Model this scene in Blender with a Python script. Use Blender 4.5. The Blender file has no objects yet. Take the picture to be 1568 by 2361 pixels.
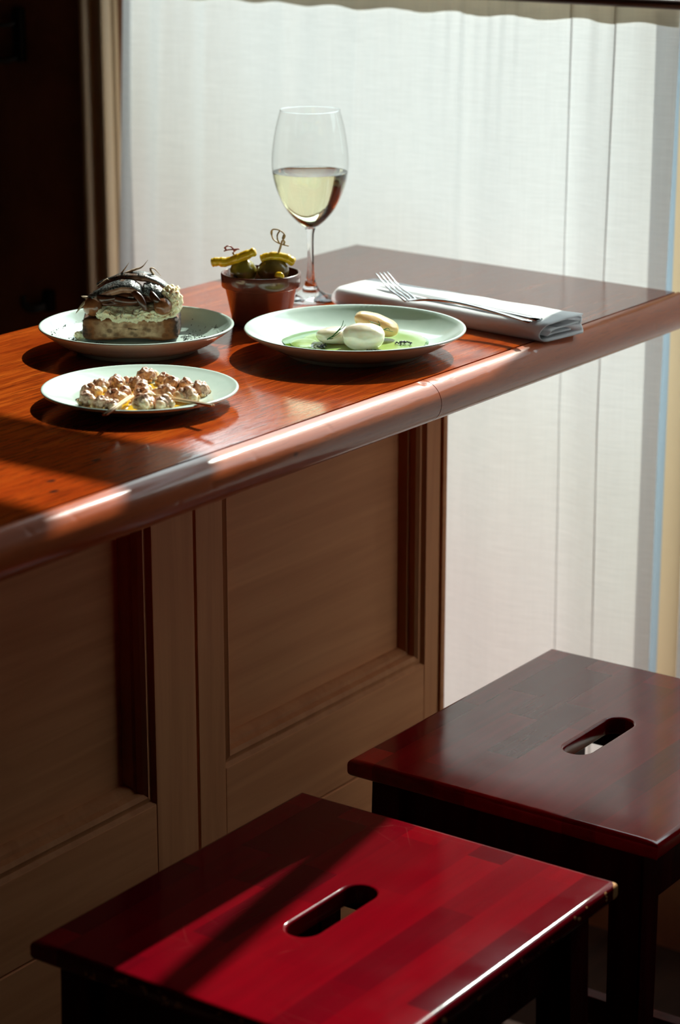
import bpy, bmesh, math, random
from mathutils import Vector, Matrix, noise

# ------------------------------------------------------------------ camera, sky, sun, exposure
sc = bpy.context.scene
COL = sc.collection
CAM_H, F_PX, CX, CY = 1.49, 5400.0, 784.0, 1180.5
PITCH, YAW = math.radians(16.69924), math.radians(35.328)
FOCUS = 2.34

cam_data = bpy.data.cameras.new('camera')
cam = bpy.data.objects.new('camera', cam_data)
COL.objects.link(cam)
cam.location = (0, 0, CAM_H)
cam.rotation_euler = (math.pi / 2 - PITCH, 0, YAW)
cam_data.sensor_fit = 'HORIZONTAL'
cam_data.sensor_width = 24.0
cam_data.lens = 24.0 * F_PX / 1568.0
cam_data.clip_start = 0.05
cam_data.dof.use_dof = True
cam_data.dof.focus_distance = FOCUS
cam_data.dof.aperture_fstop = 5.6
sc.camera = cam

world = bpy.data.worlds.new('sky')
sc.world = world
world.use_nodes = True
wn = world.node_tree.nodes
wn['Background'].inputs['Color'].default_value = (0.88, 0.96, 1.06, 1)
wn['Background'].inputs['Strength'].default_value = 4.0

SUN_DIR = Vector((0.20, -1.22, -1.0)).normalized()
sun_data = bpy.data.lights.new('sun', 'SUN')
sun_data.energy = 8.4
sun_data.color = (1.0, 0.955, 0.90)
sun_data.angle = math.radians(0.6)
sun = bpy.data.objects.new('sun', sun_data)
sun.rotation_euler = SUN_DIR.to_track_quat('-Z', 'Y').to_euler()
sun.location = (-1.2, 6, 5)
COL.objects.link(sun)

sc.view_settings.view_transform = 'Standard'
sc.view_settings.look = 'None'
sc.view_settings.gamma = 1.0
sc.view_settings.use_curve_mapping = False
sc.view_settings.exposure = 0.0
sc.cycles.max_bounces = 12
sc.cycles.diffuse_bounces = 4
sc.cycles.transparent_max_bounces = 16
sc.cycles.transmission_bounces = 12
sc.cycles.sample_clamp_indirect = 6.0
sc.cycles.blur_glossy = 0.3
sc.cycles.use_denoising = True

# daylight portals in the two window openings (sampling guides for the sky, they emit nothing)
for nm, px, sx in (('portal', -1.80, 0.90), ('portal', -0.88, 0.84)):
    ld = bpy.data.lights.new(nm, 'AREA'); ld.shape = 'RECTANGLE'
    ld.size = sx; ld.size_y = 1.9
    ld.cycles.is_portal = True
    lo = bpy.data.objects.new(nm, ld); COL.objects.link(lo)
    lo.location = (px, 2.76, 1.15)
    lo.rotation_euler = (-math.pi / 2, 0, 0)

random.seed(7)

# ------------------------------------------------------------------ helpers
RT = Vector((math.cos(YAW), math.sin(YAW), 0))
FWD = Vector((-math.sin(YAW) * math.cos(PITCH), math.cos(YAW) * math.cos(PITCH), -math.sin(PITCH)))
UP = RT.cross(FWD)

def at(u, v, z):
    """point of the world on height z that the photograph shows at pixel u, v"""
    d = RT * ((u - CX) / F_PX) - UP * ((v - CY) / F_PX) + FWD
    t = (z - CAM_H) / d.z
    return Vector((d.x * t, d.y * t, z))

def link_mesh(name, verts, faces, mat, parent=None, loc=None, smooth=True, rotz=0):
    me = bpy.data.meshes.new(name)
    me.from_pydata([tuple(v) for v in verts], [], [tuple(f) for f in faces])
    bm = bmesh.new(); bm.from_mesh(me)
    bmesh.ops.recalc_face_normals(bm, faces=bm.faces)
    bm.to_mesh(me); bm.free()
    return link_me(name, me, mat, parent, loc, smooth, rotz)

def link_me(name, me, mat, parent=None, loc=None, smooth=True, rotz=0):
    o = bpy.data.objects.new(name, me)
    COL.objects.link(o)
    if mat: me.materials.append(mat)
    if parent: o.parent = parent
    if loc is not None: o.location = loc
    o.rotation_euler.z = rotz
    if smooth:
        for p in me.polygons: p.use_smooth = True
    return o

def sharp(o, deg=35):
    """smooth shading that keeps edges sharper than deg"""
    me = o.data
    bm = bmesh.new(); bm.from_mesh(me)
    for e in bm.edges:
        if len(e.link_faces) == 2 and e.calc_face_angle(0) > math.radians(deg): e.smooth = False
    bm.to_mesh(me); bm.free()
    wnm = o.modifiers.new('weighted normals', 'WEIGHTED_NORMAL'); wnm.keep_sharp = True; wnm.weight = 100
    return o

def tag(o, label, cat, group=None, kind=None):
    o['label'] = label; o['category'] = cat
    if group: o['group'] = group
    if kind: o['kind'] = kind
    return o

def thing(name, label, cat, loc, rotz=0, group=None):
    o = bpy.data.objects.new(name, None)
    o.empty_display_size = 0.02
    COL.objects.link(o)
    o.location = loc; o.rotation_euler.z = rotz
    return tag(o, label, cat, group)

def struct(o):
    o['kind'] = 'structure'
    return o

def box_me(name, lo, hi, bev=0.0, seg=2):
    bm = bmesh.new()
    bmesh.ops.create_cube(bm, size=1)
    lo, hi = Vector(lo), Vector(hi)
    for v in bm.verts:
        v.co = Vector([lo[i] + (v.co[i] + .5) * (hi[i] - lo[i]) for i in range(3)])
    if bev:
        bmesh.ops.bevel(bm, geom=bm.edges[:], offset=bev, segments=seg, profile=0.5, affect='EDGES')
    me = bpy.data.meshes.new(name); bm.to_mesh(me); bm.free()
    return me

def box(name, lo, hi, mat, parent=None, bev=0.0, loc=None, seg=2, rotz=0):
    o = link_me(name, box_me(name, lo, hi, bev, seg), mat, parent, loc, smooth=bool(bev), rotz=rotz)
    if bev: sharp(o, 50)
    return o

def multibox(name, boxes, mat, parent=None, bev=0.0):
    bm = bmesh.new()
    for lo, hi in boxes:
        me = box_me('tmp', lo, hi, bev); bm.from_mesh(me); bpy.data.meshes.remove(me)
    me = bpy.data.meshes.new(name); bm.to_mesh(me); bm.free()
    return link_me(name, me, mat, parent, smooth=False)

def lathe(name, prof, mat, parent=None, loc=None, n=96, wob=0.0):
    """revolve a closed or open (r, z) profile round z"""
    vs, fs = [], []
    m = len(prof)
    for i in range(n):
        a = 2 * math.pi * i / n
        for r, z in prof:
            k = 1 + wob * math.sin(2 * a + .6)
            vs.append((r * k * math.cos(a), r * k * math.sin(a), z))
    for i in range(n):
        j = (i + 1) % n
        for k in range(m - 1):
            fs.append((i * m + k, j * m + k, j * m + k + 1, i * m + k + 1))
    me = bpy.data.meshes.new(name)
    me.from_pydata(vs, [], fs)
    bm = bmesh.new(); bm.from_mesh(me)
    bmesh.ops.remove_doubles(bm, verts=bm.verts, dist=1e-6)
    bmesh.ops.recalc_face_normals(bm, faces=bm.faces)
    bm.to_mesh(me); bm.free()
    return link_me(name, me, mat, parent, loc)

def smooth_path(pts, n=8):
    """Catmull-Rom through pts"""
    P = [Vector(p) for p in pts]
    P = [P[0] * 2 - P[1]] + P + [P[-1] * 2 - P[-2]]
    out = []
    for i in range(1, len(P) - 2):
        for k in range(n):
            t = k / n
            a, b, c, d = P[i - 1], P[i], P[i + 1], P[i + 2]
            out.append(.5 * ((2 * b) + (-a + c) * t + (2 * a - 5 * b + 4 * c - d) * t * t + (-a + 3 * b - 3 * c + d) * t ** 3))
    out.append(P[-2])
    return out

def tube_geo(path, radii, n=8, flat=1.0, up=Vector((0, 0, 1))):
    """tube with elliptical section: radii per point (r sideways, r*flat upward)"""
    vs, fs = [], []
    L = len(path)
    for i, p in enumerate(path):
        t = (path[min(i + 1, L - 1)] - path[max(i - 1, 0)]).normalized()
        s = t.cross(up)
        if s.length < 1e-4: s = t.cross(Vector((0, 1, 0)))
        s.normalize(); u = s.cross(t).normalized()
        r = radii[i] if hasattr(radii, '__len__') else radii
        rs, ru = (r, r * flat) if not isinstance(r, tuple) else r
        for k in range(n):
            a = 2 * math.pi * k / n
            vs.append(p + s * (rs * math.cos(a)) + u * (ru * math.sin(a)))
    for i in range(L - 1):
        for k in range(n):
            j = (k + 1) % n
            fs.append((i * n + k, i * n + j, (i + 1) * n + j, (i + 1) * n + k))
    fs.append(tuple(range(n))[::-1]); fs.append(tuple(range((L - 1) * n, L * n)))
    return vs, fs

def tubes(name, specs, mat, parent=None, loc=None, n=8, flat=1.0, up=Vector((0, 0, 1)), rotz=0):
    V, Fc = [], []
    for path, rad in specs:
        v, f = tube_geo(path, rad, n, flat, up)
        o = len(V); V += v; Fc += [tuple(i + o for i in q) for q in f]
    return link_mesh(name, V, Fc, mat, parent, loc, rotz=rotz)

def blob_me(name, size, sub=3, amp=0.1, freq=2.0, seed=0, flat_bottom=None, power=1.0, fn=None):
    bm = bmesh.new()
    bmesh.ops.create_icosphere(bm, subdivisions=sub, radius=1)
    off = Vector((seed * 3.1, seed * 7.7, seed * 1.3))
    for v in bm.verts:
        d = v.co.normalized()
        k = 1 + amp * noise.fractal(d * freq + off, 1.0, 2.0, 3)
        if power != 1.0:   # superellipsoid
            m = sum(abs(c) ** (2 / power) for c in d) ** (-power / 2)
            k *= m
        p = Vector((d.x * size[0] * k, d.y * size[1] * k, d.z * size[2] * k))
        if fn: p = fn(p, d)
        if flat_bottom is not None and p.z < flat_bottom:
            p.z = flat_bottom + (p.z - flat_bottom) * 0.08
        v.co = p
    me = bpy.data.meshes.new(name); bm.to_mesh(me); bm.free()
    return me

def extrude_y(name, prof, y0, y1, mat, parent=None, loc=None, ny=1, fn=None, smooth=True):
    """extrude a closed (x, z) profile along y"""
    m = len(prof); vs = []; fs = []
    for j in range(ny + 1):
        y = y0 + (y1 - y0) * j / ny
        for x, z in prof:
            p = (x, y, z)
            if fn: p = fn(x, y, z)
            vs.append(p)
    for j in range(ny):
        for k in range(m):
            fs.append((j * m + k, j * m + (k + 1) % m, (j + 1) * m + (k + 1) % m, (j + 1) * m + k))
    fs.append(tuple(range(m))); fs.append(tuple(range(ny * m, (ny + 1) * m)))
    o = link_mesh(name, vs, fs, mat, parent, loc, smooth)
    return sharp(o, 40) if smooth else o

# ------------------------------------------------------------------ materials
class M:
    """tiny node-graph builder around one Principled BSDF"""
    def __init__(self, name, **kw):
        self.m = bpy.data.materials.new(name)
        self.m.use_nodes = True
        self.t = self.m.node_tree; self.n = self.t.nodes; self.l = self.t.links
        self.p = self.n['Principled BSDF']
        self.tc = self.n.new('ShaderNodeTexCoord')
        for k, v in kw.items(): self.set(k, v)
    def set(self, k, v):
        k = {'color': 'Base Color', 'rough': 'Roughness', 'metal': 'Metallic', 'coat': 'Coat Weight', 'coatr': 'Coat Roughness',
             'ior': 'IOR', 'spec': 'Specular IOR Level', 'sss': 'Subsurface Weight', 'ssr': 'Subsurface Radius', 'sscale': 'Subsurface Scale',
             'trans': 'Transmission Weight', 'sheen': 'Sheen Weight', 'alpha': 'Alpha'}[k]
        i = self.p.inputs[k]
        if hasattr(v, 'links') or isinstance(v, bpy.types.NodeSocket): self.l.new(v, i)
        else: i.default_value = (*v, 1) if (k == 'Base Color') else v
    def coords(self, scale=(1, 1, 1), rot=(0, 0, 0), src='Object'):
        mp = self.n.new('ShaderNodeMapping')
        mp.inputs['Scale'].default_value = scale; mp.inputs['Rotation'].default_value = rot
        self.l.new(self.tc.outputs[src], mp.inputs['Vector'])
        return mp.outputs[0]
    def noise(self, vec, scale=1, detail=4, rough=.55, dist=0):
        x = self.n.new('ShaderNodeTexNoise')
        x.inputs['Scale'].default_value = scale; x.inputs['Detail'].default_value = detail
        x.inputs['Roughness'].default_value = rough; x.inputs['Distortion'].default_value = dist
        self.l.new(vec, x.inputs['Vector'])
        return x.outputs['Fac']
    def voronoi(self, vec, scale=1, feature='F1', rand=1.0):
        x = self.n.new('ShaderNodeTexVoronoi'); x.feature = feature
        x.inputs['Scale'].default_value = scale; x.inputs['Randomness'].default_value = rand
        self.l.new(vec, x.inputs['Vector'])
        return x.outputs['Distance']
    def ramp(self, fac, stops):
        x = self.n.new('ShaderNodeValToRGB')
        e = x.color_ramp.elements
        while len(e) < len(stops): e.new(0.5)
        for k, (pos, c) in zip(e, stops):
            k.position = pos
            k.color = (*c, 1) if hasattr(c, '__len__') else (c, c, c, 1)
        self.l.new(fac, x.inputs[0])
        return x.outputs[0]
    def mix(self, fac, a, b, mode='MIX'):
        x = self.n.new('ShaderNodeMix'); x.data_type = 'RGBA'; x.blend_type = mode
        for sock, val in ((x.inputs[0], fac), (x.inputs[6], a), (x.inputs[7], b)):
            if isinstance(val, bpy.types.NodeSocket): self.l.new(val, sock)
            elif sock == x.inputs[0]: sock.default_value = val
            else: sock.default_value = (*val, 1)
        return x.outputs[2]
    def math(self, op, a, b=0.0):
        x = self.n.new('ShaderNodeMath'); x.operation = op
        for s, v in ((x.inputs[0], a), (x.inputs[1], b)):
            if isinstance(v, bpy.types.NodeSocket): self.l.new(v, s)
            else: s.default_value = v
        return x.outputs[0]
    def sep(self, vec):
        x = self.n.new('ShaderNodeSeparateXYZ'); self.l.new(vec, x.inputs[0]); return x.outputs
    def bump(self, h, dist=.001, strength=1.0):
        x = self.n.new('ShaderNodeBump')
        x.inputs['Distance'].default_value = dist; x.inputs['Strength'].default_value = strength
        self.l.new(h, x.inputs['Height']); self.l.new(x.outputs[0], self.p.inputs['Normal'])
        if 'Coat Normal' in self.p.inputs: self.l.new(x.outputs[0], self.p.inputs['Coat Normal'])
        return x

def wood_counter(name, spec=0.0, rough=.5, coatr=.09, pale=1.0, coat=1.0):
    m = M(name, rough=rough, coat=coat, coatr=coatr, spec=spec)
    m.p.inputs['Coat IOR'].default_value = 1.6
    g = m.noise(m.coords((95, 7, 95)), 1, 6, .62, .25)
    g2 = m.noise(m.coords((420, 34, 420)), 1, 3, .6)
    big = m.noise(m.coords((9, 3, 9)), 1, 3, .5)
    c = m.ramp(g, [(.3, (.17, .020, .003)), (.48, (.34, .048, .005)), (.68, (.50, .10, .010))])
    c = m.mix(m.ramp(big, [(.35, 0.0), (.7, .55)]), c, (.36, .042, .005))
    c = m.mix(m.ramp(g2, [(.34, .6), (.46, 0.0)]), c, (.06, .009, .003))
    if pale > 1.0: c = m.mix(.5, c, (.60, .13, .025))
    # dents and dark stains
    v = m.voronoi(m.coords((26, 15, 26)), 1)
    spot = m.ramp(v, [(.045, 1.0), (.10, 0.0)])
    gate = m.ramp(m.noise(m.coords((7, 6, 7)), 1, 1), [(.52, 0.0), (.58, 1.0)])
    s = m.mix(1.0, spot, gate, 'MULTIPLY')
    c = m.mix(s, c, (.018, .012, .009))
    m.set('color', c)
    h = m.mix(.5, m.ramp(g2, [(.3, 0.0), (.6, 1.0)]), m.ramp(s, [(0, 1.0), (1, 0.0)]), 'MULTIPLY')
    m.bump(h, .0003, .12)
    return m.m

def wood_panel(name, vertical=True, dark=1.0):
    m = M(name, rough=.6, spec=.08)
    sc_ = (55, 55, 3.0) if vertical else (55, 3.0, 55)
    g = m.noise(m.coords(sc_), 1, 4, .55, .6)
    b = m.noise(m.coords((4, 2, 2)), 1, 3)
    c = m.ramp(g, [(.3, (.64 * dark, .25 * dark, .11 * dark)), (.7, (.80 * dark, .345 * dark, .155 * dark))])
    c = m.mix(m.ramp(b, [(.4, 0.0), (.7, .5)]), c, (.56 * dark, .21 * dark, .09 * dark))
    m.set('color', c); m.bump(g, .0004, .3)
    return m.m

def stool_wood(name, hx, hy, ior=1.5, coat=1.0, coatr=.09, red=1.0, worn=1.0):
    m = M(name, rough=.5, coat=coat, coatr=coatr, spec=0.0)
    m.p.inputs['Coat IOR'].default_value = ior
    br = m.n.new('ShaderNodeTexBrick')
    br.offset = .37; br.squash = 1.0
    br.inputs['Scale'].default_value = 1
    br.inputs['Mortar Size'].default_value = 0.0
    br.inputs['Brick Width'].default_value = .16; br.inputs['Row Height'].default_value = .036
    br.inputs['Color1'].default_value = (0, 0, 0, 1); br.inputs['Color2'].default_value = (1, 1, 1, 1)
    br.inputs['Bias'].default_value = -.1
    m.l.new(m.coords((1, 1, 1), (0, 0, math.pi / 2)), br.inputs['Vector'])
    c = m.ramp(br.outputs['Color'], [(0, (.19 * red, .0010 * red, .0055)), (.5, (.14 * red, .0009 * red, .005)), (1, (.055 * red, .0012, .0044))])
    g = m.noise(m.coords((90, 7, 90)), 1, 4, .6)
    c = m.mix(m.ramp(g, [(.25, .35), (.7, 0.0)]), c, (.06, .001, .003))
    # scuffs and scratches
    sc1 = m.voronoi(m.coords((14, 30, 10), (0, 0, .5)), 1, 'DISTANCE_TO_EDGE')
    gate = m.ramp(m.noise(m.coords((9, 9, 9)), 1, 2), [(.56, 0.0), (.66, 1.0)])
    scr = m.mix(1.0, m.ramp(sc1, [(.0012, 1.0), (.0045, 0.0)]), gate, 'MULTIPLY')
    c = m.mix(m.mix(1.0, scr, (.16, .16, .16), 'MULTIPLY'), c, (.32, .10, .08))
    # arrises chipped down to bare wood
    x_, y_, z_ = m.sep(m.coords())
    ax_ = m.math('SUBTRACT', hx, m.math('ABSOLUTE', x_)); ay_ = m.math('SUBTRACT', hy, m.math('ABSOLUTE', y_))
    d_ = m.math('MINIMUM', ax_, ay_)
    both = m.math('ADD', ax_, ay_)
    n_ = m.noise(m.coords((85, 85, 85)), 1, 3)
    chips = m.math('LESS_THAN', m.math('ADD', d_, m.math('MULTIPLY', m.math('SUBTRACT', 1.0, n_), .020)), .0072 * worn)
    corner = m.math('LESS_THAN', m.math('ADD', both, m.math('MULTIPLY', n_, .012)), .0145 * worn)
    side = m.math('GREATER_THAN', y_, 0.0)
    c = m.mix(m.math('MAXIMUM', chips, m.math('MULTIPLY', corner, side)), c, (.60, .30, .13))
    m.set('color', c)
    m.set('coatr', m.ramp(m.noise(m.coords((20, 20, 20)), 1, 4), [(.3, coatr * .7), (.7, coatr * 1.4)]))
    pass
    return m.m

def curtain_mat(name, tint=(.945, .94, .94), opac=.222):
    m = M(name)
    n, l = m.n, m.l
    n.remove(m.p)
    slub = m.noise(m.coords((14, 14, 420)), 1, 3, .6)
    slub2 = m.noise(m.coords((40, 40, 1200)), 1, 2, .6)
    warp = m.noise(m.coords((900, 900, 10)), 1, 2, .6)
    w = m.mix(.5, slub, warp); w = m.mix(.4, w, slub2)
    col = m.mix(m.ramp(w, [(.35, 0.0), (.65, 1.0)]), tuple(t * .86 for t in tint), tint)
    di = n.new('ShaderNodeBsdfDiffuse'); tr = n.new('ShaderNodeBsdfTranslucent'); mx = n.new('ShaderNodeMixShader')
    l.new(col, di.inputs[0]); l.new(col, tr.inputs[0])
    mx.inputs[0].default_value = opac
    l.new(di.outputs[0], mx.inputs[1]); l.new(tr.outputs[0], mx.inputs[2])
    bp = n.new('ShaderNodeBump'); bp.inputs['Distance'].default_value = .0006; bp.inputs['Strength'].default_value = .35
    l.new(w, bp.inputs['Height']); l.new(bp.outputs[0], di.inputs['Normal']); l.new(bp.outputs[0], tr.inputs['Normal'])
    l.new(mx.outputs[0], n['Material Output'].inputs[0])
    return m.m

def thin_glass(name, tint=(1, 1, 1), ior=1.5, refl=1.0):
    """thin-walled glass: straight-through transmission plus Fresnel reflection"""
    m = M(name); n, l = m.n, m.l
    n.remove(m.p)
    lw = n.new('ShaderNodeLayerWeight'); lw.inputs['Blend'].default_value = .5
    fr5 = m.math('POWER', lw.outputs['Facing'], 5.0)
    f_ = m.math('ADD', .04, m.math('MULTIPLY', fr5, .9))
    tr = n.new('ShaderNodeBsdfTransparent'); tr.inputs[0].default_value = (*tint, 1)
    gl = n.new('ShaderNodeBsdfGlossy'); gl.inputs['Roughness'].default_value = 0.01
    mx = n.new('ShaderNodeMixShader')
    l.new(m.math('MULTIPLY', f_, refl), mx.inputs[0]); l.new(tr.outputs[0], mx.inputs[1]); l.new(gl.outputs[0], mx.inputs[2])
    l.new(mx.outputs[0], n['Material Output'].inputs[0])
    return m.m

MAT = {}
MAT['counter'] = wood_counter('lacquered_mahogany')
MAT['nosing'] = wood_counter('lit_mahogany_nosing', .06, .45, .13, 1.7, .6)  # base lightened, putting the light on the rounded edge into its colour
MAT['panel'] = wood_panel('cabinet_board', False)
MAT['stile'] = wood_panel('cabinet_stile', True)
MAT['rail'] = wood_panel('cabinet_rail', False)
MAT['mould'] = wood_panel('cabinet_moulding', True, .8)
KS = .9141
MAT['stool'] = stool_wood('red_stool_lacquer', .1895 * KS, .210 * KS, 1.45, .8, .10)
MAT['stool_rear'] = stool_wood('rear_stool_lacquer', .190 * KS, .218 * KS, 1.62, 1.0, .13, 2.4, .55)  # red base raised to make up for the weak light on the rear stool
m = M('shaded_leg_lacquer', rough=.5, coat=.25, coatr=.2, spec=0.0)  # same wood as the seats, its colour darkened for the shade beneath them
m.set('color', m.ramp(m.noise(m.coords((60, 60, 8)), 1, 4), [(.3, (.035, .002, .003)), (.7, (.07, .003, .005))]))
MAT['leg'] = m.m
MAT['curtain'] = curtain_mat('curtain_linen')
MAT['hem'] = curtain_mat('curtain_header_linen', (.80, .73, .58), .26)

m = M('celadon_glaze', rough=.16, coat=.4, coatr=.04)
m.set('color', m.ramp(m.noise(m.coords((60, 60, 60)), 1, 3), [(.35, (.64, .78, .70)), (.65, (.69, .82, .745))]))
MAT['plate'] = m.m
m = M('ash_dust', rough=.9, color=(.03, .033, .035)); MAT['ash'] = m.m
m = M('terracotta_glaze', rough=.22, coat=.6, coatr=.06)
m.set('color', m.ramp(m.noise(m.coords((40, 40, 40)), 1, 3), [(.3, (.12, .034, .024)), (.7, (.17, .050, .034))]))
MAT['pot'] = m.m
MAT['glass'] = thin_glass('wine_glass_wall', (.985, .99, .985), 1.45)
m = M('solid_glass', rough=0.0, trans=1.0, ior=1.5, color=(1, 1, 1)); MAT['crystal'] = m.m
m = M('white_wine', rough=0.0, trans=1.0, ior=1.33, color=(.99, .94, .64)); MAT['wine'] = m.m
m = M('napkin_cotton', rough=.9, sheen=.2, color=(.90, .90, .93), sss=.6, ssr=(.012, .012, .013), sscale=1.0)
m.bump(m.noise(m.coords((700, 700, 700)), 1, 2), .0003, .4); MAT['napkin'] = m.m
m = M('polished_steel', rough=.12, metal=1.0, color=(.72, .74, .74)); MAT['steel'] = m.m
m = M('blackened_iron', rough=.5, color=(.006, .006, .006)); MAT['iron'] = m.m
m = M('rod_bronze', rough=.4, metal=.6, color=(.10, .05, .035)); MAT['rod'] = m.m
m = M('dark_plaster', rough=.7)
m.set('color', m.ramp(m.noise(m.coords((3, 3, 3)), 1, 5, .6, .8), [(.3, (.16, .07, .04)), (.7, (.34, .16, .08))]))
MAT['wall'] = m.m
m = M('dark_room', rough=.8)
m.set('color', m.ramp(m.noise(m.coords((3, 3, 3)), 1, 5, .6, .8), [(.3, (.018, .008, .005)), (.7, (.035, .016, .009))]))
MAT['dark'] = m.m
m = M('trim_paint', rough=.45, color=(.46, .33, .21)); MAT['trim'] = m.m
m = M('post_paint', rough=.45, color=(.36, .26, .15)); MAT['post'] = m.m
m = M('bead_paint', rough=.4, color=(.17, .23, .29)); MAT['bead'] = m.m
m = M('floor_boards', rough=.75, spec=.1)
m.set('color', m.ramp(m.noise(m.coords((40, 3, 3)), 1, 4), [(.3, (.016, .007, .004)), (.7, (.03, .013, .007))])); MAT['floor'] = m.m
m = M('pavement', rough=.9)
m.set('color', m.ramp(m.noise(m.coords((2, 2, 2)), 1, 4), [(.3, (.30, .27, .24)), (.7, (.40, .36, .33))])); MAT['pave'] = m.m
def light_graded_pane():
    # faintly green glass; tint dims towards sill and left, painting the curtain's light falloff
    m = M('light_graded_window_pane'); n, l = m.n, m.l
    n.remove(m.p)
    x, y, z = m.sep(m.coords())
    cl = m.noise(m.coords((5, 5, 3)), 1, 3)
    d = m.math('ADD', m.math('MULTIPLY', m.math('SUBTRACT', 1.2, z), 1.5), m.math('MULTIPLY', m.math('SUBTRACT', -1.95, x), .9))
    d = m.math('ADD', d, m.math('MULTIPLY', m.math('SUBTRACT', cl, .5), .5))
    col = m.ramp(d, [(0.0, (.95, 1.0, .965)), (.30, (.87, .90, .85)), (.8, (.83, .80, .765))])
    lw = n.new('ShaderNodeLayerWeight'); lw.inputs['Blend'].default_value = .5
    f_ = m.math('ADD', .04, m.math('MULTIPLY', m.math('POWER', lw.outputs['Facing'], 5.0), .9))
    tr = n.new('ShaderNodeBsdfTransparent'); l.new(col, tr.inputs[0])
    gl = n.new('ShaderNodeBsdfGlossy'); gl.inputs['Roughness'].default_value = .03
    mx = n.new('ShaderNodeMixShader')
    l.new(f_, mx.inputs[0]); l.new(tr.outputs[0], mx.inputs[1]); l.new(gl.outputs[0], mx.inputs[2])
    l.new(mx.outputs[0], n['Material Output'].inputs[0])
    return m.m
MAT['low_pane'] = light_graded_pane()
MAT['pane'] = thin_glass('window_pane', (.97, .99, .98))

# ------------------------------------------------------------------ room shell
YW0, YW1 = 2.62, 2.74           # window wall, room side and street side
WL, WR, HEAD, SILL = -2.215, -0.46, 2.10, 0.20
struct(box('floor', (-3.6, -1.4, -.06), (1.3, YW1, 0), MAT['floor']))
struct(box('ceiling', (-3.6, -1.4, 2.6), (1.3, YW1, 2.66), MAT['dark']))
struct(multibox('wall_window', [((-3.6, YW0, 0), (WL, YW1, 2.6)), ((WR, YW0, 0), (1.3, YW1, 2.6)),
                                ((WL, YW0, HEAD), (WR, YW1, 2.6)), ((WL, YW0, 0), (WR, YW1, SILL))], MAT['wall']))
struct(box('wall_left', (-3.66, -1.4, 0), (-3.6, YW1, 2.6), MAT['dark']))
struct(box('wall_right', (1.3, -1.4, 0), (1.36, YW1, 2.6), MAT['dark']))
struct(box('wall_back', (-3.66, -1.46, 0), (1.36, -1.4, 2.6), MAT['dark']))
struct(box('pavement', (-14, YW1, -.12), (12, 30, -.06), MAT['pave']))

# window frames: two openings parted by one slim post, transom above
PX0, PX1 = -1.322, -1.292
win1 = thing('window_1', 'tall shop window behind the large pale curtain', 'window', (0, 0, 0)); win1['kind'] = 'structure'
win2 = thing('window_2', 'neighbouring shop window right of the slim tan post', 'window', (0, 0, 0)); win2['kind'] = 'structure'
for w_, x0, x1 in ((win1, WL, PX0), (win2, PX1, WR)):
    box('bottom_rail', (x0, 2.63, SILL), (x1, 2.68, SILL + .05), MAT['post'], w_)
    box('transom', (x0, 2.63, 1.880), (x1, 2.68, 1.942), MAT['post'], w_)
    box('pane', (x0, 2.654, SILL + .05), (x1, 2.658, 1.880), MAT['low_pane'], w_)
    box('pane', (x0, 2.654, 1.942), (x1, 2.658, HEAD), MAT['pane'], w_)
post = struct(box('trim_2', (PX0, 2.63, SILL), (PX1, 2.68, HEAD), MAT['post'], None, .003))
struct(box('trim_3', (PX0 - .0280, 2.634, SILL), (PX0 - .0005, 2.66, 1.312), MAT['post']))
struct(box('trim_4', (PX0 - .042, 2.636, SILL), (PX0 - .0285, 2.66, 1.312), MAT['bead']))
# moulded architrave at the left jamb
prof = [(-2.308, 2.62), (-2.308, 2.602), (-2.304, 2.598), (-2.298, 2.598), (-2.294, 2.602), (-2.292, 2.610), (-2.280, 2.612),
        (-2.276, 2.606), (-2.271, 2.600), (-2.263, 2.599), (-2.258, 2.603), (-2.256, 2.612), (-2.25, 2.613), (-2.25, 2.62)]
nv = len(prof)
vs = [(x, y, z) for z in (0.0, 2.16) for x, y in prof]
fs = [(k, (k + 1) % nv, nv + (k + 1) % nv, nv + k) for k in range(nv)] + [tuple(range(nv)), tuple(range(nv, 2 * nv))]
struct(sharp(link_mesh('trim_1', vs, fs, MAT['trim']), 40))

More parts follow.
